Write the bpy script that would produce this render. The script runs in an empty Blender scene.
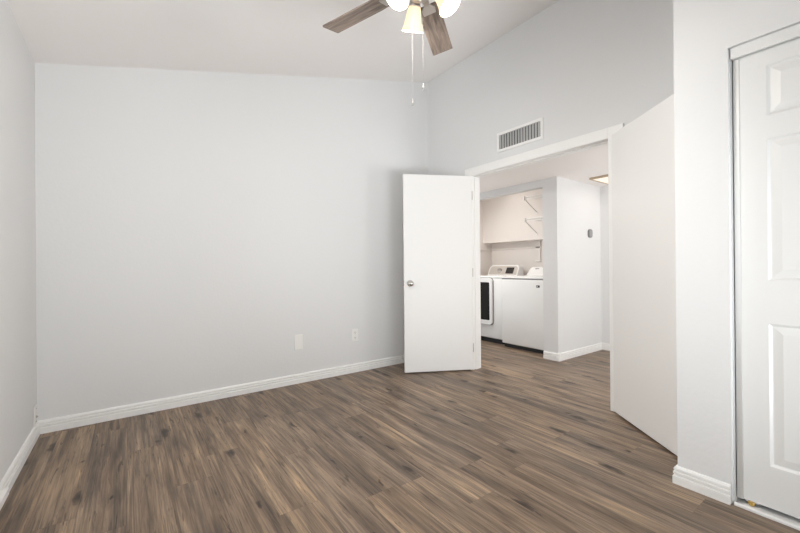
import bpy, bmesh, math, random
from mathutils import Vector, Matrix

random.seed(4)
R = math.radians
sc = bpy.context.scene
COL = sc.collection

# ------------------------------------------------------------------ camera
CAM = Vector((0.4949, -3.444, 1.0924))
YAW, PITCH, ROLL = R(36.0766), R(0.0948), R(-0.491)
fw = Vector((math.sin(YAW), math.cos(YAW), 0)); rt = Vector((math.cos(YAW), -math.sin(YAW), 0)); up = Vector((0, 0, 1))
fw2 = fw * math.cos(PITCH) + up * math.sin(PITCH); up2 = -fw * math.sin(PITCH) + up * math.cos(PITCH)
rt3 = rt * math.cos(ROLL) + up2 * math.sin(ROLL); up3 = -rt * math.sin(ROLL) + up2 * math.cos(ROLL)
cd = bpy.data.cameras.new('camera')
cd.sensor_fit = 'HORIZONTAL'; cd.sensor_width = 36.0; cd.lens = 373.63 / 800 * 36.0
cd.clip_start = 0.02
cam = bpy.data.objects.new('camera', cd)
M3 = Matrix((rt3, up3, -fw2)).transposed()
cam.matrix_world = Matrix.Translation(CAM) @ M3.to_4x4()
COL.objects.link(cam)
sc.camera = cam

# ------------------------------------------------------------------ world, light, exposure
w = bpy.data.worlds.new('world'); sc.world = w
w.use_nodes = True
bg = w.node_tree.nodes['Background']
bg.inputs[0].default_value = (0.80, 0.90, 1.0, 1); bg.inputs[1].default_value = 1.0


def area(name, loc, target, sx, sy, power, colour):
    l = bpy.data.lights.new(name, 'AREA'); l.shape = 'RECTANGLE'; l.size = sx; l.size_y = sy
    l.energy = power; l.color = colour
    o = bpy.data.objects.new(name, l); o.location = loc
    o.rotation_euler = (Vector(target) - Vector(loc)).to_track_quat('-Z', 'Y').to_euler()
    COL.objects.link(o)
    return o


# added fill lights outside the unseen rear and left windows
area('rear_upward_fill', (1.6, -5.15, 0.12), (1.6, -3.6, 2.2), 2.0, .8, 132, (0.94, 0.98, 1.0))  # aimed up in place of a flash bounced off the ceiling
area('left_side_fill', (-0.28, -1.54, 1.40), (2.2, -1.50, 1.9), 1.0, 1.4, 21, (0.94, 0.98, 1.0))  # added to brighten the vent wall and right door leaf
# added fill light outside a made-up window at the hall's unseen end
area('hall_end_fill', (4.4, -3.84, 0.95), (4.3, -1.6, 2.3), 1.3, 1.3, 44, (1.0, 0.985, 0.97))
sc.view_settings.view_transform = 'Standard'
sc.view_settings.look = 'None'
sc.view_settings.exposure = 0.25
sc.view_settings.gamma = 1.0
sc.view_settings.use_curve_mapping = False
try:
    sc.cycles.max_bounces = 14; sc.cycles.diffuse_bounces = 8; sc.cycles.use_denoising = True; sc.cycles.use_adaptive_sampling = False
    sc.cycles.sample_clamp_indirect = 6.0
except Exception:
    pass

# ------------------------------------------------------------------ node helpers
def mat_new(name):
    m = bpy.data.materials.new(name); m.use_nodes = True
    nt = m.node_tree
    return m, nt, nt.nodes['Principled BSDF']


def N(nt, t, **kw):
    n = nt.nodes.new(t)
    for k, v in kw.items():
        setattr(n, k, v)
    return n


def L(nt, a, b):
    nt.links.new(a, b)


def mth(nt, op, a, b=None, c=None, clamp=False):
    n = N(nt, 'ShaderNodeMath', operation=op); n.use_clamp = clamp
    for i, v in enumerate((a, b, c)):
        if v is None:
            continue
        if isinstance(v, (int, float)):
            n.inputs[i].default_value = v
        else:
            L(nt, v, n.inputs[i])
    return n.outputs[0]


def ramp(nt, src, stops):
    n = N(nt, 'ShaderNodeValToRGB')
    e = n.color_ramp.elements
    e[0].position, e[0].color = stops[0]
    e[1].position, e[1].color = stops[-1]
    for p, c in stops[1:-1]:
        x = e.new(p); x.color = c
    L(nt, src, n.inputs[0])
    return n.outputs[0]


def mixc(nt, fac, a, b, mode='MIX'):
    n = N(nt, 'ShaderNodeMix', data_type='RGBA', blend_type=mode)
    for i, v in ((0, fac), (6, a), (7, b)):
        if isinstance(v, (int, float)):
            n.inputs[i].default_value = v
        elif isinstance(v, tuple):
            n.inputs[i].default_value = v
        else:
            L(nt, v, n.inputs[i])
    return n.outputs[2]


def plain(name, col, rough=0.5, metal=0.0, spec=0.5, bump=None, coat=0.0):
    m, nt, p = mat_new(name)
    p.inputs['Base Color'].default_value = (*col, 1)
    p.inputs['Roughness'].default_value = rough
    p.inputs['Metallic'].default_value = metal
    p.inputs['Specular IOR Level'].default_value = spec
    p.inputs['Coat Weight'].default_value = coat
    if bump:
        sc_, st, dist = bump
        tc = N(nt, 'ShaderNodeTexCoord')
        nz = N(nt, 'ShaderNodeTexNoise'); nz.inputs['Scale'].default_value = sc_; nz.inputs['Detail'].default_value = 3
        L(nt, tc.outputs['Object'], nz.inputs['Vector'])
        b = N(nt, 'ShaderNodeBump'); b.inputs['Strength'].default_value = st; b.inputs['Distance'].default_value = dist
        L(nt, nz.outputs[0], b.inputs['Height']); L(nt, b.outputs[0], p.inputs['Normal'])
    return m


def emis(name, col, strength):
    m, nt, p = mat_new(name)
    p.inputs['Base Color'].default_value = (*col, 1)
    p.inputs['Emission Color'].default_value = (*col, 1)
    p.inputs['Emission Strength'].default_value = strength
    return m


def floor_material():
    m, nt, p = mat_new('vinyl_planks')
    tc = N(nt, 'ShaderNodeTexCoord')
    sp = N(nt, 'ShaderNodeSeparateXYZ'); L(nt, tc.outputs['Object'], sp.inputs[0])
    X, Y = sp.outputs[0], sp.outputs[1]
    PW, PL = 0.182, 1.22
    u = mth(nt, 'DIVIDE', mth(nt, 'ADD', X, 0.06), PW)
    row = mth(nt, 'FLOOR', u)
    wr = N(nt, 'ShaderNodeTexWhiteNoise', noise_dimensions='1D'); L(nt, row, wr.inputs['W'])
    v = mth(nt, 'ADD', mth(nt, 'DIVIDE', Y, PL), mth(nt, 'MULTIPLY', wr.outputs['Value'], 7.0))
    colm = mth(nt, 'FLOOR', v)
    cv = N(nt, 'ShaderNodeCombineXYZ'); L(nt, row, cv.inputs[0]); L(nt, colm, cv.inputs[1])
    wn = N(nt, 'ShaderNodeTexWhiteNoise', noise_dimensions='2D'); L(nt, cv.outputs[0], wn.inputs['Vector'])
    rnd = wn.outputs['Value']
    rs = N(nt, 'ShaderNodeSeparateColor'); L(nt, wn.outputs['Color'], rs.inputs[0])

    def vec(sx, sy, off):
        c = N(nt, 'ShaderNodeCombineXYZ')
        L(nt, mth(nt, 'ADD', mth(nt, 'MULTIPLY', X, sx), mth(nt, 'MULTIPLY', rnd, off)), c.inputs[0])
        L(nt, mth(nt, 'ADD', mth(nt, 'MULTIPLY', Y, sy), mth(nt, 'MULTIPLY', rs.outputs[1], off * 1.7)), c.inputs[1])
        L(nt, mth(nt, 'MULTIPLY', rs.outputs[2], 31.0), c.inputs[2])
        return c.outputs[0]

    def noise(vv, scale, detail=4, rough=0.55, dist=0.0):
        n = N(nt, 'ShaderNodeTexNoise')
        n.inputs['Scale'].default_value = scale; n.inputs['Detail'].default_value = detail
        n.inputs['Roughness'].default_value = rough; n.inputs['Distortion'].default_value = dist
        L(nt, vv, n.inputs['Vector'])
        return n.outputs[0]

    broad = noise(vec(9.0, 1.0, 40), 1.0, 3, 0.5, 1.1)
    mid = noise(vec(26.0, 1.15, 50), 1.0, 5, 0.62, 1.6)
    fine = noise(vec(110.0, 2.6, 60), 1.0, 5, 0.68, 0.8)
    crack = noise(vec(34.0, 2.4, 70), 1.0, 4, 0.62, 2.2)
    streak = noise(vec(70.0, 1.1, 90), 1.0, 3, 0.55, 1.0)
    # knots
    vo = N(nt, 'ShaderNodeTexVoronoi', feature='F1', voronoi_dimensions='2D'); vo.inputs['Scale'].default_value = 1.0; vo.inputs['Randomness'].default_value = 1.0
    kv = N(nt, 'ShaderNodeVectorMath', operation='ADD')
    L(nt, vec(9.5, 3.0, 20), kv.inputs[0])
    wob = N(nt, 'ShaderNodeTexNoise'); wob.inputs['Scale'].default_value = 2.2; L(nt, vec(9, 5, 30), wob.inputs['Vector'])
    kw = N(nt, 'ShaderNodeVectorMath', operation='SCALE'); L(nt, wob.outputs[1], kw.inputs[0]); kw.inputs['Scale'].default_value = 0.45
    L(nt, kw.outputs[0], kv.inputs[1])
    L(nt, kv.outputs[0], vo.inputs['Vector'])
    kc = N(nt, 'ShaderNodeSeparateColor'); L(nt, vo.outputs['Color'], kc.inputs[0])
    gate = mth(nt, 'GREATER_THAN', kc.outputs[0], 0.78)
    size = mth(nt, 'MULTIPLY_ADD', kc.outputs[1], 0.16, 0.08)
    kn = mth(nt, 'MULTIPLY', mth(nt, 'SUBTRACT', 1.0, mth(nt, 'DIVIDE', vo.outputs['Distance'], size), clamp=True), gate)
    halo = mth(nt, 'MULTIPLY', mth(nt, 'SUBTRACT', 1.0, mth(nt, 'DIVIDE', vo.outputs['Distance'], 0.42), clamp=True), gate)

    # plank colours
    base = ramp(nt, broad, [(0.28, (0.105, 0.076, 0.057, 1)), (0.46, (0.200, 0.147, 0.107, 1)), (0.60, (0.272, 0.203, 0.147, 1)), (0.76, (0.42, 0.300, 0.196, 1))])
    tone = ramp(nt, rnd, [(0.0, (0.92, 0.93, 0.95, 1)), (0.35, (0.98, 0.98, 0.98, 1)), (0.7, (1.03, 1.01, 0.98, 1)), (1.0, (1.09, 1.06, 1.01, 1))])
    base = mixc(nt, 1.0, base, tone, 'MULTIPLY')
    base = mixc(nt, 1.0, base, ramp(nt, mid, [(0.30, (0.55, 0.55, 0.56, 1)), (0.5, (1, 1, 1, 1)), (0.70, (1.34, 1.30, 1.22, 1))]), 'MULTIPLY')
    base = mixc(nt, 1.0, base, ramp(nt, fine, [(0.32, (0.60, 0.60, 0.61, 1)), (0.5, (1, 1, 1, 1)), (0.68, (1.36, 1.34, 1.30, 1))]), 'MULTIPLY')
    base = mixc(nt, mth(nt, 'MULTIPLY', halo, 0.45), base, (0.075, 0.052, 0.038, 1))
    cr = ramp(nt, crack, [(0.585, (0, 0, 0, 1)), (0.68, (1, 1, 1, 1))])
    base = mixc(nt, mth(nt, 'MULTIPLY', cr, 0.75), base, (0.045, 0.031, 0.023, 1))
    base = mixc(nt, mth(nt, 'MULTIPLY', ramp(nt, streak, [(0.62, (0, 0, 0, 1)), (0.70, (1, 1, 1, 1))]), 0.55), base, (0.055, 0.038, 0.028, 1))
    base = mixc(nt, mth(nt, 'MULTIPLY', mth(nt, 'POWER', kn, 0.45), 0.92), base, (0.022, 0.016, 0.013, 1))
    # seams
    fu = mth(nt, 'FRACT', u); fv = mth(nt, 'FRACT', v)
    su = mth(nt, 'MULTIPLY', mth(nt, 'MINIMUM', fu, mth(nt, 'SUBTRACT', 1.0, fu)), PW)
    sv = mth(nt, 'MULTIPLY', mth(nt, 'MINIMUM', fv, mth(nt, 'SUBTRACT', 1.0, fv)), PL)
    sd = mth(nt, 'MINIMUM', su, sv)
    seam = mth(nt, 'SUBTRACT', 1.0, mth(nt, 'DIVIDE', sd, 0.0022), clamp=True)
    base = mixc(nt, mth(nt, 'MULTIPLY', seam, 0.28), base, (0.035, 0.026, 0.02, 1))
    L(nt, base, p.inputs['Base Color'])
    L(nt, mth(nt, 'MULTIPLY_ADD', mid, 0.22, 0.30), p.inputs['Roughness'])
    p.inputs['Specular IOR Level'].default_value = 0.32
    b = N(nt, 'ShaderNodeBump'); b.inputs['Strength'].default_value = 0.10; b.inputs['Distance'].default_value = 0.001
    hgt = mth(nt, 'SUBTRACT', mth(nt, 'MULTIPLY', fine, 0.5), mth(nt, 'ADD', seam, kn))
    L(nt, hgt, b.inputs['Height']); L(nt, b.outputs[0], p.inputs['Normal'])
    return m


def blade_material():
    m, nt, p = mat_new('weathered_blade_wood')
    tc = N(nt, 'ShaderNodeTexCoord')
    mp = N(nt, 'ShaderNodeMapping'); mp.inputs['Scale'].default_value = (3.0, 34.0, 30.0)
    L(nt, tc.outputs['Object'], mp.inputs[0])
    nz = N(nt, 'ShaderNodeTexNoise'); nz.inputs['Scale'].default_value = 1.6; nz.inputs['Detail'].default_value = 6
    nz.inputs['Distortion'].default_value = 1.0; L(nt, mp.outputs[0], nz.inputs['Vector'])
    c = ramp(nt, nz.outputs[0], [(0.28, (0.075, 0.055, 0.043, 1)), (0.5, (0.20, 0.152, 0.122, 1)), (0.74, (0.33, 0.265, 0.22, 1))])
    L(nt, c, p.inputs['Base Color']); p.inputs['Roughness'].default_value = 0.5
    return m


def glass_thin():
    m = bpy.data.materials.new('window_glass'); m.use_nodes = True
    nt = m.node_tree; nt.nodes.clear()
    o = N(nt, 'ShaderNodeOutputMaterial'); t = N(nt, 'ShaderNodeBsdfTransparent'); g = N(nt, 'ShaderNodeBsdfGlossy')
    g.inputs['Roughness'].default_value = 0.02
    f = N(nt, 'ShaderNodeFresnel'); f.inputs[0].default_value = 1.45
    x = N(nt, 'ShaderNodeMixShader'); L(nt, f.outputs[0], x.inputs[0]); L(nt, t.outputs[0], x.inputs[1]); L(nt, g.outputs[0], x.inputs[2])
    L(nt, x.outputs[0], o.inputs[0])
    return m


def shade_material():
    m = bpy.data.materials.new('frosted_lit_shade_glass'); m.use_nodes = True
    nt = m.node_tree; nt.nodes.clear()
    o = N(nt, 'ShaderNodeOutputMaterial')
    t = N(nt, 'ShaderNodeBsdfTranslucent'); t.inputs[0].default_value = (0.34, 0.29, 0.22, 1)
    d = N(nt, 'ShaderNodeBsdfPrincipled'); d.inputs['Base Color'].default_value = (0.52, 0.45, 0.36, 1); d.inputs['Roughness'].default_value = 0.3
    d.inputs['Emission Color'].default_value = (1.0, 0.82, 0.58, 1); d.inputs['Emission Strength'].default_value = 0.85
    x = N(nt, 'ShaderNodeMixShader'); x.inputs[0].default_value = 0.5
    L(nt, t.outputs[0], x.inputs[1]); L(nt, d.outputs[0], x.inputs[2]); L(nt, x.outputs[0], o.inputs[0])
    return m


MAT = dict(
    wall=plain('wall_paint', (0.737, 0.737, 0.737), 0.75, spec=0.25, bump=(48, 0.20, 0.004)),
    laundry=plain('laundry_wall_paint', (0.78, 0.735, 0.70), 0.75, spec=0.25, bump=(55, 0.08, 0.004)),
    ceiling=plain('ceiling_paint', (0.87, 0.84, 0.82), 0.85, spec=0.2, bump=(60, 0.12, 0.004)),
    trim=plain('white_trim_paint', (0.86, 0.855, 0.84), 0.38),
    door=plain('white_door_paint', (0.80, 0.79, 0.775), 0.42),
    closet=plain('white_moulded_door_paint', (0.745, 0.745, 0.735), 0.40, bump=(140, 0.04, 0.002)),
    floor=floor_material(),
    blade=blade_material(),
    nickel=plain('brushed_nickel', (0.56, 0.52, 0.48), 0.32, 1.0),
    chrome=plain('chrome', (0.62, 0.60, 0.58), 0.16, 1.0),
    alu=plain('satin_aluminium', (0.74, 0.74, 0.73), 0.35, 0.55),
    brass=plain('brass', (0.70, 0.48, 0.16), 0.28, 1.0),
    black=plain('black_plastic', (0.012, 0.012, 0.013), 0.45),
    dark=plain('dark_gap', (0.03, 0.03, 0.03), 0.8),
    plastic=plain('white_plastic', (0.84, 0.83, 0.80), 0.35),
    slot=plain('outlet_slot', (0.10, 0.09, 0.08), 0.6),
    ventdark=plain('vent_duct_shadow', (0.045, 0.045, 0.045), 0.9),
    fin=plain('vent_fin_metal', (0.46, 0.46, 0.45), 0.5),
    enamel=plain('white_appliance_enamel', (0.84, 0.84, 0.83), 0.25, coat=0.2),
    panelgrey=plain('console_silver', (0.56, 0.52, 0.48), 0.35, 0.3),
    greyplastic=plain('grey_plastic', (0.22, 0.22, 0.225), 0.4),
    glassdark=plain('smoked_door_glass', (0.010, 0.009, 0.008), 0.25, spec=0.25),
    display=plain('dark_display', (0.02, 0.018, 0.018), 0.12),
    wire=plain('white_coated_wire', (0.86, 0.85, 0.83), 0.4),
    bracket=plain('grey_shelf_bracket', (0.42, 0.38, 0.35), 0.4),
    tan=plain('tan_wood_edge', (0.50, 0.40, 0.29), 0.5),
    winglass=glass_thin(),
    shade=shade_material(),
    bulb=emis('lit_bulb', (1.0, 0.86, 0.66), 14.0),
    diffuser=emis('lit_ceiling_diffuser', (0.86, 0.79, 0.70), 0.38),
    chain=plain('dull_chain_metal', (0.30, 0.29, 0.27), 0.5),
    crystal=plain('clear_fob', (0.34, 0.33, 0.32), 0.1),
    logo=plain('logo_grey', (0.30, 0.30, 0.31), 0.4),
    logolight=plain('logo_light', (0.62, 0.62, 0.63), 0.4),
)

# ------------------------------------------------------------------ mesh helpers
def BM():
    return bmesh.new()


def box(bm, x0, x1, y0, y1, z0, z1, bev=0.0, seg=2):
    vs = [bm.verts.new((x, y, z)) for x in (x0, x1) for y in (y0, y1) for z in (z0, z1)]
    fs = [(0, 1, 3, 2), (4, 6, 7, 5), (0, 4, 5, 1), (2, 3, 7, 6), (0, 2, 6, 4), (1, 5, 7, 3)]
    faces = [bm.faces.new([vs[i] for i in f]) for f in fs]
    if bev > 0:
        es = list({e for f in faces for e in f.edges})
        bmesh.ops.bevel(bm, geom=es, offset=bev, segments=seg, affect='EDGES', profile=0.5)


def prism(bm, poly, vec):
    """poly: list of 3D points (planar), extruded by vec."""
    a = [bm.verts.new(p) for p in poly]; b = [bm.verts.new(Vector(p) + Vector(vec)) for p in poly]
    n = len(poly)
    bm.faces.new(a[::-1]); bm.faces.new(b)
    for i in range(n):
        bm.faces.new((a[i], a[(i + 1) % n], b[(i + 1) % n], b[i]))


def tube(bm, pts, r, seg=8, caps=True):
    pts = [Vector(p) for p in pts]
    rings = []
    rr = r if isinstance(r, (list, tuple)) else [r] * len(pts)
    ref = None
    for i, p in enumerate(pts):
        d = (pts[min(i + 1, len(pts) - 1)] - pts[max(i - 1, 0)]).normalized()
        if ref is None:
            ref = Vector((0, 0, 1)) if abs(d.z) < 0.9 else Vector((1, 0, 0))
        x = d.cross(ref).normalized(); y = d.cross(x).normalized()
        rings.append([bm.verts.new(p + (x * math.cos(t) + y * math.sin(t)) * rr[i]) for t in [2 * math.pi * k / seg for k in range(seg)]])
    for a, b in zip(rings, rings[1:]):
        for k in range(seg):
            f = bm.faces.new((a[k], a[(k + 1) % seg], b[(k + 1) % seg], b[k])); f.smooth = True
    if caps:
        bm.faces.new(rings[0][::-1]); bm.faces.new(rings[-1])


def lathe(bm, prof, seg=32, mtx=None, closed_ends=True):
    """prof: list of (radius, z) turned about Z, then moved by mtx."""
    mtx = mtx or Matrix.Identity(4)
    rings = []
    for r, z in prof:
        if r < 1e-6:
            rings.append([bm.verts.new(mtx @ Vector((0, 0, z)))])
        else:
            rings.append([bm.verts.new(mtx @ Vector((r * math.cos(t), r * math.sin(t), z))) for t in [2 * math.pi * k / seg for k in range(seg)]])
    for a, b in zip(rings, rings[1:]):
        for k in range(seg):
            k2 = (k + 1) % seg
            if len(a) == 1 and len(b) == 1:
                continue
            if len(a) == 1:
                f = bm.faces.new((a[0], b[k2], b[k]))
            elif len(b) == 1:
                f = bm.faces.new((a[k], a[k2], b[0]))
            else:
                f = bm.faces.new((a[k], a[k2], b[k2], b[k]))
            f.smooth = True
    if closed_ends:
        for rg, rev in ((rings[0], True), (rings[-1], False)):
            if len(rg) > 1:
                bm.faces.new(rg[::-1] if rev else rg)


def sweep(bm, prof, path, side):
    """closed profile (out, z) swept along a floor polyline; side=+1 puts the profile to the left of travel."""
    path = [Vector((*p, 0)) for p in path]
    rings = []
    for i, p in enumerate(path):
        ns = []
        for a, b in ((i - 1, i), (i, i + 1)):
            if 0 <= a and b < len(path):
                d = (path[b] - path[a]).normalized(); ns.append(Vector((-d.y, d.x, 0)) * side)
        n = (ns[0] + ns[-1]).normalized(); n = n / max(0.2, n.dot(ns[0]))
        rings.append([bm.verts.new(p + n * o + Vector((0, 0, z))) for o, z in prof])
    m = len(prof)
    for a, b in zip(rings, rings[1:]):
        for k in range(m):
            bm.faces.new((a[k], a[(k + 1) % m], b[(k + 1) % m], b[k]))
    bm.faces.new(rings[0][::-1]); bm.faces.new(rings[-1])


def rrect(cx, cy, wx, wy, r, n=6):
    pts = []
    for sx, sy, a0 in ((1, 1, 0), (-1, 1, 90), (-1, -1, 180), (1, -1, 270)):
        for k in range(n + 1):
            a = R(a0 + 90 * k / n)
            pts.append((cx + sx * (wx / 2 - r) + r * math.cos(a), cy + sy * (wy / 2 - r) + r * math.sin(a)))
    return pts


def ring_prism(bm, outer, inner, fn, d0, d1):
    """frame between two equal-length outlines; fn(u, v, d) -> 3D point."""
    n = len(outer)
    A = [bm.verts.new(fn(*p, d0)) for p in outer]; B = [bm.verts.new(fn(*p, d0)) for p in inner]
    Cc = [bm.verts.new(fn(*p, d1)) for p in outer]; D = [bm.verts.new(fn(*p, d1)) for p in inner]
    for i in range(n):
        j = (i + 1) % n
        bm.faces.new((A[i], A[j], B[j], B[i])); bm.faces.new((Cc[i], D[i], D[j], Cc[j]))
        bm.faces.new((A[i], Cc[i], Cc[j], A[j])); bm.faces.new((B[i], B[j], D[j], D[i]))


def smooth_by_angle(me, ang=35):
    bm = bmesh.new(); bm.from_mesh(me)
    for f in bm.faces:
        f.smooth = True
    for e in bm.edges:
        if len(e.link_faces) == 2 and e.calc_face_angle(0) > R(ang):
            e.smooth = False
    bm.to_mesh(me); bm.free()


def obj(name, bm, m, parent=None, loc=None, smooth=False):
    bmesh.ops.recalc_face_normals(bm, faces=bm.faces[:])
    me = bpy.data.meshes.new(name); bm.to_mesh(me); bm.free()
    me.materials.append(MAT[m] if isinstance(m, str) else m)
    if smooth:
        smooth_by_angle(me)
    o = bpy.data.objects.new(name, me); COL.objects.link(o)
    if parent is not None:
        o.parent = parent
    if loc is not None:
        o.location = loc
    return o


def tag(o, label, cat, group=None):
    o['label'] = label; o['category'] = cat
    if group:
        o['group'] = group
    return o


def thing(name, label, cat, loc=(0, 0, 0), rotz=0.0, group=None):
    o = bpy.data.objects.new(name, None); o.empty_display_size = 0.05
    COL.objects.link(o); o.location = loc; o.rotation_euler = (0, 0, rotz)
    return tag(o, label, cat, group)


def struct(name, bm, m, parent=None, smooth=False):
    o = obj(name, bm, m, parent, smooth=smooth)
    if parent is None:
        o['kind'] = 'structure'
    return o


# ------------------------------------------------------------------ room dimensions (metres)
W = 3.437            # right wall face
ZL, SL = 2.478, 0.246   # ceiling height at the left wall, slope along x
YR = -4.50           # rear wall face
T = 0.12
XC, YC = 2.712, -2.745   # closet wall face, its corner
YO, ZO = -2.953, 2.08    # closet opening
YO2 = -4.40
YJ, YK, ZH = -0.686, -2.112, 2.061   # double door opening
XH, YH, XE = 4.473, -1.048, 5.482    # laundry wall face, its corner, end wall face
HC = 2.118           # hall ceiling
zc = lambda x: ZL + SL * x

# floor
bm = BM(); box(bm, -T, 5.70, -4.62, 1.15, -0.06, 0.0); struct('floor', bm, 'floor')
# sloped ceiling
bm = BM()
prism(bm, [(-T, YR - T, zc(-T)), (W + T, YR - T, zc(W + T)), (W + T, T, zc(W + T)), (-T, T, zc(-T))], (0, 0, 0.10))
struct('ceiling', bm, 'ceiling')
# back wall
bm = BM(); prism(bm, [(-T, 0, 0), (W + T, 0, 0), (W + T, 0, zc(W + T)), (-T, 0, zc(-T))], (0, T, 0)); struct('wall_back', bm, 'wall')
# left wall
LY0, LY1 = -2.05, -1.03
bm = BM(); box(bm, -T, 0, YR, LY0, 0, ZL - .001); box(bm, -T, 0, LY1, 0, 0, ZL - .001)
box(bm, -T, 0, LY0, LY1, 0, .78); box(bm, -T, 0, LY0, LY1, 2.18, ZL - .001); struct('wall_left', bm, 'wall')
# right wall with the double door opening
bm = BM(); zt = zc(W) - 0.001
box(bm, W, W + T, YJ, 0, 0, zt); box(bm, W, W + T, -3.6, YK, 0, zt); box(bm, W, W + T, YK, YJ, ZH, zt)
struct('wall_right', bm, 'wall')
# closet: face wall, return wall, header
bm = BM()
def cw(y0, y1, z0, slope_top=True, z1=None):
    t = 0.10
    a = zc(XC) if slope_top else z1; b = zc(XC + t) if slope_top else z1
    prism(bm, [(XC, y0, z0), (XC + t, y0, z0), (XC + t, y0, b - .001), (XC, y0, a - .001)], (0, y1 - y0, 0))
cw(YO, YC, 0); cw(YR, YO2, 0); cw(YO2, YO, ZO)
prism(bm, [(XC + 0.10, YC, 0), (W, YC, 0), (W, YC, zc(W) - .001), (XC + 0.10, YC, zc(XC + .10) - .001)], (0, -0.10, 0))
struct('wall_closet', bm, 'wall')
bm = BM(); box(bm, W, W + T, YR - T, -3.6, 0, zt); struct('wall_closet_back', bm, 'wall')
# rear wall with opening for the unseen window
WX0, WX1, WZ0, WZ1 = 0.60, 2.60, 0.10, 2.30
bm = BM()
def rw(x0, x1, z0, z1=None):
    prism(bm, [(x0, YR, z0), (x1, YR, z0), (x1, YR, z1 if z1 is not None else zc(x1)), (x0, YR, z1 if z1 is not None else zc(x0))], (0, -T, 0))
rw(-T, WX0, 0); rw(WX1, W + T, 0); rw(WX0, WX1, 0, WZ0); rw(WX0, WX1, WZ1)
struct('wall_rear', bm, 'wall')
# unseen windows added for the fill lights: frame, mullion, two panes and a sill, standing in the wall thickness
def window(name, o, u, out, w_, z0, z1):
    """o: corner on the inner wall face, u: direction along the wall, out: direction to outside."""
    o, u, out = Vector((*o, 0)), Vector((*u, 0)), Vector((*out, 0))
    def bx(bm, a, b, d0, d1, za, zb):
        prism(bm, [o + u * a + out * d0 + Vector((0, 0, za)), o + u * b + out * d0 + Vector((0, 0, za)), o + u * b + out * d1 + Vector((0, 0, za)), o + u * a + out * d1 + Vector((0, 0, za))], (0, 0, zb - za))
    f = BM()
    for a in ((0, .05, z0, z1), (w_ - .05, w_, z0, z1), (.05, w_ - .05, z0, z0 + .05), (.05, w_ - .05, z1 - .05, z1), (w_ / 2 - .025, w_ / 2 + .025, z0 + .05, z1 - .05)):
        bx(f, a[0], a[1], .03, .09, a[2], a[3])
    win = struct(name, f, 'trim')
    for a, b in ((.05, w_ / 2 - .025), (w_ / 2 + .025, w_ - .05)):
        g = BM(); bx(g, a, b, .058, .064, z0 + .05, z1 - .05); obj('pane', g, 'winglass', win)
    g = BM(); bx(g, -.03, w_ + .03, -.05, .03, z0 - .03, z0); obj('window_sill', g, 'trim', win)
window('unseen_window_1', (WX0, YR), (1, 0), (0, -1), WX1 - WX0, WZ0, WZ1)  # out of view, sized to let the upward fill through
window('unseen_window_2', (0, LY0), (0, 1), (-1, 0), LY1 - LY0, WZ0, WZ1)  # out of view, added for the left fill light
window('unseen_window_3', (3.85, -3.6), (1, 0), (0, -1), 1.30, .50, 2.0)  # out of view, added for the hall fill light

# hall and laundry shell
bm = BM(); box(bm, W + T, XH, -3.6, 1.0, HC, HC + .08); box(bm, XH, XE, -3.6, YH, HC, HC + .08); struct('ceiling_hall', bm, 'ceiling')
bm = BM(); box(bm, XE, XE + T, -3.6, YH + .10, 0, HC + .08); struct('wall_hall_end', bm, 'wall')
bm = BM(); box(bm, W + T, 3.85, -3.6 - T, -3.6, 0, HC + .08); box(bm, 5.15, XE + T, -3.6 - T, -3.6, 0, HC + .08)
box(bm, 3.85, 5.15, -3.6 - T, -3.6, 0, .50); box(bm, 3.85, 5.15, -3.6 - T, -3.6, 2.0, HC + .08); struct('wall_hall_rear', bm, 'wall')
bm = BM(); box(bm, W + T, XE + T, 1.0, 1.0 + T, 0, 2.45); struct('wall_hall_far', bm, 'wall')
YLJ = 0.66            # left jamb of the laundry opening
bm = BM()
box(bm, XH, XE, YH, YH + .10, 0, 2.40)
struct('wall_hall_side', bm, 'wall')
bm = BM()
box(bm, XH, XH + .10, YH + .10, -0.862, 0, 2.40); box(bm, XH, XH + .10, YLJ, 1.0, 0, 2.40)
box(bm, XH, XH + .10, -0.862, YLJ, 2.031, 2.40)
struct('wall_laundry_front', bm, 'wall')
YL = 0.763
bm = BM(); box(bm, XH + .10, XE + T, YL, 1.0, 0, 2.40); struct('wall_laundry_left', bm, 'laundry')
bm = BM(); box(bm, XE, XE + T, YH + .10, YL, 0, 2.40); struct('wall_laundry_back', bm, 'laundry')
bm = BM(); box(bm, 5.272, XE, YH + .10, YL, 1.474, 2.40); struct('wall_laundry_upper', bm, 'laundry')
bm = BM(); box(bm, XH, XE + T, YH + .10, 1.0 + T, 2.40, 2.48); struct('ceiling_laundry', bm, 'ceiling')
# ledger strip running round the laundry niche
bm = BM(); sweep(bm, [(0, 1.364), (0.022, 1.364), (0.022, 1.382), (0, 1.382)], [(XE, -0.35), (XE, YL), (XH + .10, YL)], 1); struct('trim_4', bm, 'laundry')

# ------------------------------------------------------------------ baseboards
BP = [(0, 0), (.017, 0), (.017, .038), (.0085, .0415), (.0085, .0460), (.0155, .0490), (.0155, .0590), (.0075, .0625), (.0075, .0665), (.0135, .0690), (.0125, .0780), (.0070, .0865), (0, .0880)]
def base(name, path, side):
    b = BM(); sweep(b, BP, path, side); return struct(name, b, 'trim')
base('baseboard_back', [(0, 0), (W, 0)], -1)
base('baseboard_left', [(0, YR), (0, 0)], -1)
base('baseboard_right', [(W, 0), (W, YJ + .066)], -1)
base('baseboard_closet', [(W, YC), (XC, YC), (XC, YO + .004)], -1)
base('baseboard_hall', [(XH + .0, -0.866), (XH, YH), (XE, YH), (XE, -3.6)], -1)
base('baseboard_hall_near', [(W + T, YK - .10), (W + T, -3.6)], 1)

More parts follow.
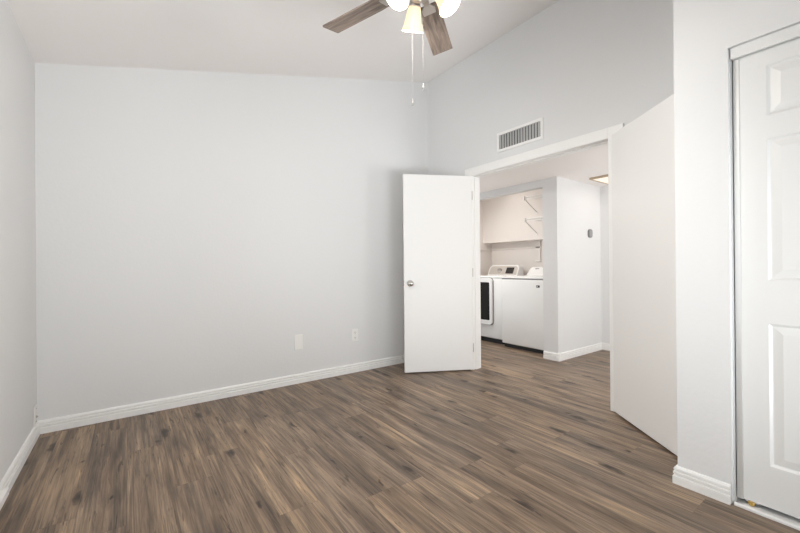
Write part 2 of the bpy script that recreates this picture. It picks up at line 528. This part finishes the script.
# ------------------------------------------------------------------ double door casing and jamb
bm = BM()
jt = .014
YJI, YKI, ZHI = YJ - jt, YK + jt, ZH - jt
for s in (-1, 1):
    x0, x1 = (W - .016, W) if s < 0 else (W + T, W + T + .016)
    box(bm, x0, x1, YJ - .008, YJ + .064, 0, ZHI + .083, .003); box(bm, x0, x1, YKI - .110, YKI, 0, ZHI + .083, .003)
    box(bm, x0, x1, YKI, YJ - .008, ZHI + .001, ZHI + .083, .003)
box(bm, W, W + T, YJI, YJ, 0, ZH); box(bm, W, W + T, YK, YKI, 0, ZH); box(bm, W, W + T, YKI, YJI, ZHI, ZH)
# door stop
ds = .007
box(bm, W + .042, W + .076, YJI - ds, YJI, 0, ZHI); box(bm, W + .042, W + .076, YKI, YKI + ds, 0, ZHI)
box(bm, W + .042, W + .076, YKI + ds, YJI - ds, ZHI - ds, ZHI)
struct('trim_1', bm, 'trim')

# ------------------------------------------------------------------ the two door leaves
def knob_bm(sign, x, z, y0):
    b = BM()
    mt = Matrix.Translation((x, y0, z)) @ Matrix.Rotation(R(-90) * sign, 4, 'X')
    lathe(b, [(0, 0), (.032, 0), (.033, .004), (.029, .009), (.014, .012), (.012, .026), (.018, .032), (.0265, .042), (.0285, .052), (.025, .062), (.014, .068), (0, .069)], 32, mt)
    return b
def leaf(name, hinge, ang, width, ysign, gap, top, label, knob=True):
    th = .035
    t = Vector((math.cos(ang), math.sin(ang), 0))
    b = BM(); y0, y1 = (0, th) if ysign > 0 else (-th, 0)
    box(b, 0, width, y0, y1, .014, top, .0025)
    o = struct(name, b, 'door')
    o.location = Vector((*hinge, 0)) + t * gap; o.rotation_euler = (0, 0, ang)
    tag(o, label, 'door')
    if knob:
        k = obj('knob', knob_bm(1 if ysign < 0 else -1, width - .062, .925, 0 if ysign < 0 else 0), 'chrome', o); k['label'] = 'round chrome knob'
        k = obj('knob', knob_bm(-1 if ysign < 0 else 1, width - .062, .925, -th if ysign < 0 else th), 'chrome', o)
        b = BM(); box(b, width - .002, width + .0015, (y0 + y1) / 2 - .012, (y0 + y1) / 2 + .012, .895, .955); obj('latch_plate', b, 'chrome', o)
    for z in (.24, 1.03, 1.84):
        b = BM(); box(b, -.004, .001, y0 + .004, y1 - .004, z - .045, z + .045)
        yk = -0.010 if ysign < 0 else th + .002
        tube(b, [(-.006, yk, z - .045), (-.006, yk, z + .045)], .0055, 10)
        obj('hinge', b, 'nickel', o)
    return o
a1 = math.atan2(-math.cos(R(117.6)), -math.sin(R(117.6)))
leaf('door_1', (3.422, -.727), a1, .726, -1, .007, 2.042, 'flat white door leaf with chrome knob, swung open against the grey back corner')
a2 = math.atan2(math.cos(R(142.2)), -math.sin(R(142.2)))
leaf('door_2', (3.422, -2.099), a2, .690, 1, .047, 2.058, 'flat white door leaf without visible knob, swung open toward the closet wall corner', knob=False)

# ------------------------------------------------------------------ closet opening: jamb, head fascia, floor track
bm = BM()
jx0, jx1 = XC + .030, XC + .10
box(bm, jx0, jx1, YO - .006, YO, 0, ZO); box(bm, jx0, jx1, YO2, YO2 + .006, 0, ZO); box(bm, jx0, jx1, YO2 + .006, YO - .006, ZO - .008, ZO)
box(bm, XC + .014, XC + .028, YO2 + .004, YO - .004, ZO - .052, ZO - .002, .002)
struct('trim_2', bm, 'closet')
bm = BM()
box(bm, XC - .006, XC + .006, YO2 + .006, YO - .006, 0, .016, .004)
box(bm, XC + .006, XC + .10, YO2 + .006, YO - .006, 0, .005)
struct('trim_3', bm, 'trim')

def closet_door(name, xf, y_lo, y_hi, label, wheel):
    """sliding six panel leaf; face looks toward -x."""
    zb, zt2, th = .030, ZO - .030, .032
    d = struct_empty(name, label, (xf, y_hi, 0))
    wd = y_hi - y_lo
    # panel layout in (v from near-window edge = 0 .. wd, z)
    st, cs = .108, .100
    pw = (wd - 2 * st - cs) / 2
    cols = [(st, st + pw), (st + pw + cs, wd - st)]
    rows = [(.212, .832), (1.022, 1.638), (1.739, 1.958)]
    us = sorted({0, wd, *[c for cc in cols for c in cc]}); zs = sorted({zb, zt2, *[r for rr in rows for r in rr]})
    b = BM(); vv = {}
    def vert(x, u, z):
        k = (round(x, 5), round(u, 5), round(z, 5))
        if k not in vv:
            vv[k] = b.verts.new((x, -u, z))
        return vv[k]
    def quad(p):
        b.faces.new([vert(*q) for q in p])
    for i in range(len(us) - 1):
        for j in range(len(zs) - 1):
            u0, u1, z0, z1 = us[i], us[i + 1], zs[j], zs[j + 1]
            if (u0, u1) in cols and (z0, z1) in rows:
                lv = [(0, 0), (.010, .008), (.014, .008), (.044, .0015)]
                for (i0, d0), (i1, d1) in zip(lv, lv[1:]):
                    O = [(d0, u0 + i0, z0 + i0), (d0, u1 - i0, z0 + i0), (d0, u1 - i0, z1 - i0), (d0, u0 + i0, z1 - i0)]
                    I = [(d1, u0 + i1, z0 + i1), (d1, u1 - i1, z0 + i1), (d1, u1 - i1, z1 - i1), (d1, u0 + i1, z1 - i1)]
                    for k in range(4):
                        quad([O[k], O[(k + 1) % 4], I[(k + 1) % 4], I[k]])
                i1, d1 = lv[-1]
                quad([(d1, u0 + i1, z0 + i1), (d1, u1 - i1, z0 + i1), (d1, u1 - i1, z1 - i1), (d1, u0 + i1, z1 - i1)])
            else:
                quad([(0, u0, z0), (0, u1, z0), (0, u1, z1), (0, u0, z1)])
    # edges and back
    for i in range(len(us) - 1):
        quad([(0, us[i], zb), (0, us[i + 1], zb), (th, us[i + 1], zb), (th, us[i], zb)]); quad([(0, us[i], zt2), (0, us[i + 1], zt2), (th, us[i + 1], zt2), (th, us[i], zt2)])
        for j in range(len(zs) - 1):
            quad([(th, us[i], zs[j]), (th, us[i + 1], zs[j]), (th, us[i + 1], zs[j + 1]), (th, us[i], zs[j + 1])])
    for j in range(len(zs) - 1):
        for u in (0, wd):
            quad([(0, u, zs[j]), (0, u, zs[j + 1]), (th, u, zs[j + 1]), (th, u, zs[j])])
    obj('panel', b, 'closet', d)
    # bright metal edge channels
    for u0, u1 in ((-.002, .020), (wd - .020, wd + .002)):
        b = BM(); box(b, -.003, th + .003, -u1, -u0, zb - .004, zt2 + .002, .002); e = obj('edge_channel', b, 'alu', d); e['label'] = 'bright metal edge channel'
    for u in (.045, wd - .045):
        b = BM()
        lathe(b, [(0, -.004), (.008, -.004), (.012, -.002), (.012, .002), (.008, .004), (0, .004)], 20, Matrix.Translation((.006, -u, .0175)) @ Matrix.Rotation(R(90), 4, 'Y'))
        k = obj('roller', b, 'brass', d); k['label'] = 'small brass roller'
        b = BM(); box(b, .012, .018, -u - .022, -u + .022, .018, .034); obj('roller_bracket', b, 'alu', d)
    return d
def struct_empty(name, label, loc):
    o = thing(name, label, 'door', loc); o['kind'] = 'structure'; return o
closet_door('door_3', XC + .036, YO - .012 - .745, YO - .012, 'white six-panel sliding closet door with bright metal edge at the right', True)
closet_door('door_4', XC + .076, YO2 + .015, YO2 + .760, 'white six-panel sliding closet door, the rear one of the pair', True)

# ------------------------------------------------------------------ return air vent
def make_vent():
    t = thing('wall_vent', 'white framed return air vent high on the grey wall above the double doorway', 'vent', (W, -1.302, 2.204))
    hw, h, bd = .251, .188, .026
    b = BM()
    for a in ((-hw, hw, 0, bd), (-hw, hw, h - bd, h), (-hw, -hw + bd, bd, h - bd), (hw - bd, hw, bd, h - bd)):
        box(b, -.012, 0, a[0], a[1], a[2], a[3], .003)
    obj('frame', b, 'trim', t)
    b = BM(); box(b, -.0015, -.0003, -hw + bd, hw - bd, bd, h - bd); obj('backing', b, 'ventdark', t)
    n = 15
    for i in range(n):
        y = -hw + bd + (i + .5) * (2 * (hw - bd)) / n
        b = BM()
        d = .0075 if i < n * .45 else .0058
        prism(b, [(-.0125, y + d, bd), (-.0112, y + d + .0016, bd), (-.0018, y - d + .0016, bd), (-.0030, y - d, bd)], (0, 0, h - 2 * bd))
        obj('slat', b, 'fin', t)
    return t
make_vent()

# ------------------------------------------------------------------ wall plates
def plate(name, label, loc, rotz, w_, h_, kind, cat):
    """local frame: x across the wall, -y out of it, z up; origin at plate centre on the wall."""
    t = thing(name, label, cat, loc, rotz)
    b = BM(); box(b, -w_ / 2, w_ / 2, -.007, 0, -h_ / 2, h_ / 2, .003)
    obj('cover_plate', b, 'plastic', t)
    if kind == 'blank':
        for z in (-.042, .042):
            b = BM(); lathe(b, [(0, 0), (.0035, 0), (.003, .0012), (0, .0014)], 12, Matrix.Translation((0, -.007, z)) @ Matrix.Rotation(R(90), 4, 'X')); obj('screw', b, 'plastic', t)
    if kind == 'outlet':
        for z in (-.026, .026):
            b = BM(); pr = rrect(0, z, .034, .040, .012)
            prism(b, [(x, -.0065, zz) for x, zz in pr], (0, -.0025, 0)); s_ = obj('socket', b, 'plastic', t)
            for x in (-.0065, .0065):
                b = BM(); box(b, x - .0016, x + .0016, -.0095, -.0088, z - .002, z + .008); obj('slot', b, 'slot', s_)
            b = BM(); lathe(b, [(0, 0), (.003, 0), (.003, .0006), (0, .0006)], 12, Matrix.Translation((0, -.0089, z - .010)) @ Matrix.Rotation(R(90), 4, 'X')); obj('slot', b, 'slot', s_)
        b = BM(); lathe(b, [(0, 0), (.003, 0), (.0026, .0012), (0, .0014)], 12, Matrix.Translation((0, -.007, 0)) @ Matrix.Rotation(R(90), 4, 'X')); obj('screw', b, 'nickel', t)
    if kind == 'jack':
        b = BM(); lathe(b, [(0, 0), (.0075, 0), (.0075, .004), (.0045, .004), (.0045, .012), (0, .012)], 14, Matrix.Translation((0, -.006, -.012)) @ Matrix.Rotation(R(90), 4, 'X')); k = obj('coax_jack', b, 'nickel', t); k['label'] = 'small metal cable jack'
        for z in (-.042, .042):
            b = BM(); lathe(b, [(0, 0), (.0035, 0), (.003, .0012), (0, .0014)], 12, Matrix.Translation((0, -.007, z)) @ Matrix.Rotation(R(90), 4, 'X')); obj('screw', b, 'slot', t)
    return t
plate('wall_plate', 'blank white cover plate on the back wall, left of the power outlet', (1.802, 0, .388), 0, .080, .140, 'blank', 'wall plate')
plate('power_outlet', 'white duplex power outlet low on the back wall near the open door', (2.411, 0, .387), 0, .072, .128, 'outlet', 'outlet')
plate('cable_outlet', 'white cable outlet plate on the left wall just above the corner baseboard', (0, -.078, .151), R(90), .074, .125, 'jack', 'outlet')

# ------------------------------------------------------------------ ceiling fan
FX, FY = 1.538, -2.176
fan = thing('ceiling_fan', 'ceiling fan with weathered wood blades and three lit frosted glass shades', 'ceiling fan', (FX, FY, 0))
zt = zc(FX)
b = BM(); lathe(b, [(.020, zt - .105), (.036, zt - .100), (.058, zt - .072), (.068, zt - .035), (.070, zt + .012)], 32); obj('canopy', b, 'nickel', fan)
b = BM(); tube(b, [(0, 0, 2.47), (0, 0, zt - .09)], .0125, 16); obj('downrod', b, 'nickel', fan)
b = BM(); lathe(b, [(.020, 2.500), (.040, 2.494), (.050, 2.470), (.098, 2.452), (.112, 2.430), (.112, 2.395), (.098, 2.372), (.060, 2.362), (.050, 2.352)], 48); obj('motor_housing', b, 'nickel', fan)
b = BM(); lathe(b, [(.050, 2.352), (.058, 2.346), (.060, 2.300), (.052, 2.286), (.030, 2.276), (.010, 2.268), (.008, 2.256), (0, 2.254)], 40); obj('switch_housing', b, 'nickel', fan)
ang_l = math.atan2(.525, -.165) + R(1.3)
for k in range(5):
    a = ang_l + k * 2 * math.pi / 5
    B_ = BM()
    out = [(.150, .040), (.165, .045), (.205, .050), (.250, .055), (.548, .058), (.553, .054)]
    pts = [(x, y) for x, y in out] + [(x, -y) for x, y in reversed(out)]
    vb = [(x, y, -.003) for x, y in pts]
    prism(B_, vb, (0, 0, .006))
    bl = obj('blade', B_, 'blade', fan)
    # blade pitch: clockwise edge (local -y) higher
    bl.matrix_local = Matrix.Translation((0, 0, 2.341)) @ Matrix.Rotation(a, 4, 'Z') @ Matrix.Rotation(R(-12), 4, 'X')
    B_ = BM()
    prism(B_, [(.085, -.016, -.012), (.130, -.013, -.012), (.165, -.034, -.0035), (.205, -.030, -.0035), (.205, .030, -.0035), (.165, .034, -.0035), (.130, .013, -.012), (.085, .016, -.012)], (0, 0, -.005))
    obj('blade_iron', B_, 'nickel', bl)
# light kit: three arms with bell shades
cam_h = Vector((CAM.x - FX, CAM.y - FY, 0)).normalized()      # toward the viewer's side of the room
away = -cam_h
for k in range(3):
    a = math.atan2(away.y, away.x) + R(16) + k * R(120)
    dz = Vector((math.cos(a), math.sin(a), 0))
    tilt = R(30)
    ax = (dz * math.sin(tilt) + Vector((0, 0, -math.cos(tilt)))).normalized()
    p0 = dz * .060 + Vector((0, 0, 2.334))
    B_ = BM(); tube(B_, [dz * .040 + Vector((0, 0, 2.340)), dz * .055 + Vector((0, 0, 2.340)), p0 + ax * .004], .009, 12)
    q = Vector((0, 0, 1)).rotation_difference(ax).to_matrix().to_4x4()
    mt = Matrix.Translation(p0) @ q
    lathe(B_, [(0, -.006), (.016, -.005), (.023, .002), (.0245, .040), (.0268, .044), (.0268, .050)], 28, mt)
    arm = obj('light_arm', B_, 'nickel', fan)
    B_ = BM()
    pr = [(.0250, .042), (.0285, .052), (.0325, .070), (.0365, .092), (.0405, .114), (.0455, .132), (.0510, .146)]
    inner = [(r - .0025, z) for r, z in reversed(pr)]
    lathe(B_, pr + inner, 40, mt, closed_ends=False)
    obj('lamp_shade', B_, 'shade', arm, smooth=True)
    B_ = BM(); lathe(B_, [(0, .034), (.010, .036), (.012, .048), (.0175, .064), (.0175, .074), (.012, .085), (0, .089)], 20, mt); obj('bulb', B_, 'bulb', arm)
    l = bpy.data.lights.new('fan_bulb_light', 'POINT'); l.energy = 22.0; l.color = (1.0, .96, .90); l.shadow_soft_size = .02
    lo = bpy.data.objects.new('fan_bulb_light', l); lo.location = p0 + ax * .138; lo.parent = fan; COL.objects.link(lo)
# pull chains (hang from the switch housing on the near side)
rtv = Vector((math.cos(YAW), -math.sin(YAW), 0))
def chain(off_r, off_f, z0, z1, bead):
    o = rtv * off_r + cam_h * off_f
    B_ = BM(); tube(B_, [(o.x * .8, o.y * .8, z0), (o.x, o.y, z0 - .006), (o.x, o.y, z1)], .0005, 6)
    n = int((z0 - z1) / bead)
    for i in range(n):
        z = z1 + (i + .5) * bead
        bmesh.ops.create_icosphere(B_, subdivisions=1, radius=.0009, matrix=Matrix.Translation((o.x, o.y, z)))
    c = obj('pull_chain', B_, 'chain', fan, smooth=False)
    B_ = BM(); lathe(B_, [(0, .010), (.0022, .009), (.0026, .003), (.0050, -.004), (.0062, -.010), (.0050, -.015), (0, -.016)], 14, Matrix.Translation((o.x, o.y, z1))); k = obj('chain_fob', B_, 'crystal', c); k['label'] = 'small clear bell-shaped fob'
chain(-.034, .040, 2.30, 1.800, .010)
chain(.012, .048, 2.30, 1.862, .018)

# ------------------------------------------------------------------ hall: thermostat and ceiling light
t = thing('thermostat', 'small grey oval thermostat on the white hall wall beyond the doorway', 'thermostat', (5.196, YH, 1.495))
b = BM(); pr = rrect(0, 0, .088, .105, .036, 8); prism(b, [(x, 0, z) for x, z in pr], (0, -.018, 0)); obj('body', b, 'greyplastic', t, smooth=True)
b = BM(); pr = rrect(0, 0, .066, .082, .030, 8); prism(b, [(x, -.018, z) for x, z in pr], (0, -.003, 0)); obj('dial_face', b, plain('thermostat_face', (.30, .30, .30), .3), t, smooth=True)

t = thing('ceiling_light', 'flat square ceiling light with tan edge in the hall ceiling', 'ceiling light', (5.13, -1.56, HC))
b = BM()
for a in ((-.262, -.240, -.34, .34), (.240, .262, -.34, .34), (-.240, .240, -.34, -.318), (-.240, .240, .318, .34)):
    box(b, a[0], a[1], a[2], a[3], -.024, 0, .002)
obj('frame', b, 'tan', t)
b = BM(); box(b, -.240, .240, -.318, .318, -.020, -.004); obj('diffuser', b, 'diffuser', t)
l = area('hall_ceiling_lamp', (5.13, -1.56, HC - .03), (5.13, -1.56, 0), .46, .60, 0.9, (1.0, .95, .88)); l.parent = t; l.matrix_parent_inverse = Matrix.Translation((-5.13, 1.56, -HC))
t = thing('ceiling_light', 'unseen flush round ceiling light added in the near hall, beside the laundry', 'ceiling light', (4.00, .30, HC))  # made-up fixture, hidden from view, brightens washer and dryer fronts
b = BM(); lathe(b, [(.150, 0), (.155, -.010), (.150, -.028), (.140, -.030)], 40); obj('rim', b, 'nickel', t)
b = BM(); lathe(b, [(.140, -.024), (.125, -.050), (.085, -.070), (.040, -.080), (0, -.082)], 40); obj('diffuser', b, 'diffuser', t)
l = area('near_hall_fill', (4.00, .30, HC - .095), (4.00, .30, 0), .26, .26, 13.5, (1.0, .95, .89)); l.parent = t; l.matrix_parent_inverse = Matrix.Translation((-4.00, -.30, -HC))
t = thing('ceiling_light', 'unseen flush round ceiling light added inside the laundry closet', 'ceiling light', (4.80, .05, 2.40))  # made-up fixture out of view, added to brighten the laundry
b = BM(); lathe(b, [(.110, 0), (.115, -.010), (.110, -.022), (.100, -.024)], 40); obj('rim', b, 'nickel', t)
b = BM(); lathe(b, [(.100, -.018), (.085, -.040), (.045, -.056), (0, -.060)], 40); obj('diffuser', b, 'diffuser', t)
l = area('laundry_fill', (4.80, .05, 2.40 - .07), (4.80, .05, 0), .2, .2, 2.3, (1.0, .93, .87)); l.parent = t; l.matrix_parent_inverse = Matrix.Translation((-4.80, -.05, -2.40))

# ------------------------------------------------------------------ washer
XWF = 4.622
wa = thing('washing_machine', 'white top-loading washing machine with a small dark badge, right of the dryer', 'washing machine', (XWF, -.475, 0))
hw = .343
b = BM(); box(b, 0, .68, -hw, hw, .050, .918, .012, 3); obj('cabinet', b, 'enamel', wa, smooth=True)
b = BM(); box(b, .030, .66, -hw + .02, hw - .02, .0, .056); obj('base', b, 'black', wa)
b = BM(); box(b, .004, .68, -hw + .004, hw - .004, .914, .930); obj('seam', b, 'greyplastic', wa)
b = BM(); box(b, -.004, .69, -hw - .002, hw + .002, .928, .950, .008, 3); obj('top_panel', b, 'enamel', wa, smooth=True)
b = BM(); box(b, .05, .50, -hw + .04, hw - .04, .949, .957, .004); obj('lid', b, 'enamel', wa, smooth=True)
b = BM()
pr = [(.52, .948), (.55, .985), (.60, 1.060), (.635, 1.078), (.69, 1.078), (.69, .948)]
yo, yi = hw - .012, hw - .045
A = [b.verts.new((x, yo - (z - .948) / .13 * (yo - yi), z)) for x, z in pr]; Bv = [b.verts.new((x, -yo + (z - .948) / .13 * (yo - yi), z)) for x, z in pr]
b.faces.new(A); b.faces.new(Bv[::-1])
for i in range(len(pr)):
    j = (i + 1) % len(pr); b.faces.new((A[i], Bv[i], Bv[j], A[j]))
bmesh.ops.bevel(b, geom=b.edges[:], offset=.008, segments=2, affect='EDGES')
con = obj('console', b, 'enamel', wa, smooth=True)
b = BM(); prism(b, [(.5915, .215, 1.048), (.5915, .155, 1.048), (.5985, .155, 1.0585), (.5985, .215, 1.0585)], (-.003, 0, .002)); k = obj('emblem', b, 'logo', con)
b = BM(); lathe(b, [(0, 0), (.030, 0), (.026, .022), (0, .024)], 24, Matrix.Translation((.572, -.05, 1.016)) @ Matrix.Rotation(R(-56), 4, 'Y')); obj('dial', b, 'panelgrey', con)
b = BM(); box(b, -.003, 0, -.243, -.196, .822, .850, .001); bd_ = obj('badge', b, 'black', wa); bd_['label'] = 'small dark badge'
b = BM(); box(b, -.0040, -.0028, -.221, -.203, .830, .841); obj('badge_mark', b, 'logolight', bd_)

# ------------------------------------------------------------------ dryer
XDF = 4.70
dr = thing('dryer', 'white front-loading dryer with dark glass door, left of the washing machine', 'dryer', (XDF, .258, 0))
b = BM(); box(b, 0, .64, -.343, .343, .064, .925, .016, 3); obj('cabinet', b, 'enamel', dr, smooth=True)
b = BM(); box(b, .02, .62, -.32, .32, 0, .070); obj('base', b, 'black', dr)
b = BM(); box(b, -.004, .655, -.345, .345, .924, .950, .010, 3); obj('top_panel', b, 'enamel', dr, smooth=True)
# door: local face frame (u = y, v = z) looking toward -x
fn = lambda u, v, d: (-d, u, v)
cy, cz, dw, dh = .034, .592, .430, .668
b = BM(); prism(b, [fn(u, v, 0.0) for u, v in rrect(cy, cz, dw + .016, dh + .016, .060, 8)], (-.006, 0, 0)); obj('door_gasket', b, 'greyplastic', dr, smooth=True)
b = BM(); ring_prism(b, rrect(cy, cz, dw, dh, .052, 8), rrect(cy, cz + .0, dw - .085, dh - .124, .018, 8), fn, .004, .034)
dd = obj('door', b, 'enamel', dr, smooth=True)
b = BM(); prism(b, [fn(u, v, .016) for u, v in rrect(cy, cz, dw - .081, dh - .120, .018, 8)], (-.012, 0, 0)); g = obj('door_glass', b, 'glassdark', dd); g['label'] = 'dark glass window'
# console with rounded ends, leaning back
b = BM()
def con_pt(u, v, d):            # v measured up the slanted face
    return (.49 + v * .45 - d * .9, u + .062, .948 + v * .90 + d * .45)
def con_outline(hw_, h_, r_):
    o = [(-hw_, 0), (hw_, 0)]
    for k in range(9):
        a_ = R(90 * k / 8); o.append((hw_ - r_ + r_ * math.cos(a_), h_ - r_ + r_ * math.sin(a_)))
    for k in range(9):
        a_ = R(90 + 90 * k / 8); o.append((-hw_ + r_ + r_ * math.cos(a_), h_ - r_ + r_ * math.sin(a_)))
    return o
co = con_outline(.282, .180, .07)
A = [b.verts.new(con_pt(u, v, 0)) for u, v in co]; Bv = [b.verts.new((.655, u + .062, max(.948, .948 + v * .90))) for u, v in co]
b.faces.new(A); b.faces.new(Bv[::-1])
for i in range(len(co)):
    j = (i + 1) % len(co); b.faces.new((A[i], Bv[i], Bv[j], A[j]))
con = obj('console', b, 'enamel', dr, smooth=True)
b = BM(); prism(b, [con_pt(u, v + .016, .0005) for u, v in con_outline(.262, .146, .055)], Vector(con_pt(0, 0, .003)) - Vector(con_pt(0, 0, 0))); cf = obj('control_panel', b, 'panelgrey', con)
nrm = (Vector(con_pt(0, 0, 1)) - Vector(con_pt(0, 0, 0))).normalized()
q = Vector((0, 0, 1)).rotation_difference(nrm).to_matrix().to_4x4()
b = BM(); lathe(b, [(0, 0), (.036, 0), (.036, .006), (.029, .010), (.026, .028), (0, .030)], 28, Matrix.Translation(con_pt(.060, .082, .003)) @ q); k = obj('dial', b, 'chrome', con); k['label'] = 'round metal dial'
b = BM(); prism(b, [con_pt(u, v, .003) for u, v in ((-.200, .034), (-.060, .034), (-.060, .136), (-.200, .136))], nrm * .003); k = obj('display', b, 'display', con); k['label'] = 'dark display'

# ------------------------------------------------------------------ wire shelves on the upper laundry wall
def wire_shelf(z, ys, depth, label):
    t = thing('wire_shelf', label, 'shelf', (5.272, ys, z), 0, 'wire shelves in the laundry')
    ln = .62
    b = BM()
    for x in (-.004, -depth * .5, -depth):
        tube(b, [(x, .0, 0), (x, -ln, 0)], .0055, 8)
    tube(b, [(-depth, 0, -.030), (-depth, -ln, -.030)], .0055, 8)
    obj('rail', b, 'wire', t)
    b = BM(); n = 24
    for i in range(n + 1):
        y = -ln * i / n
        tube(b, [(-.004, y, .004), (-depth, y, .004), (-depth - .002, y, -.030)], .0018, 6)
    obj('wire_deck', b, 'wire', t)
    for y in (0.0, -ln + .02):
        b = BM(); tube(b, [(-depth + .006, y, -.026), (-.006, y, -.185)], .0045, 8); k = obj('support_brace', b, 'bracket', t); k['label'] = 'grey diagonal brace'
        b = BM(); box(b, -depth - .014, -depth + .045, y - .010, y + .010, -.042, .014, .004); obj('end_cap', b, 'plastic', t)
        b = BM(); box(b, -.010, 0, y - .010, y + .010, -.205, -.165, .002); obj('wall_clip', b, 'plastic', t)
    return t
wire_shelf(2.052, -.258, .300, 'upper white wire shelf with diagonal brace above the washing machine')
wire_shelf(1.748, -.258, .290, 'lower white wire shelf with diagonal brace above the washing machine')

# narrow pipe cover on the back wall of the niche
t = thing('pipe_cover', 'narrow white vertical pipe cover on the wall behind the washing machine', 'pipe cover', (XE, -.137, 1.165))
b = BM(); box(b, -.022, 0, -.040, .040, 0, .308, .003); obj('cover', b, 'laundry', t)
b = BM(); box(b, -.026, 0, -.044, .044, -.006, .010, .002); obj('end_cap', b, 'plastic', t)
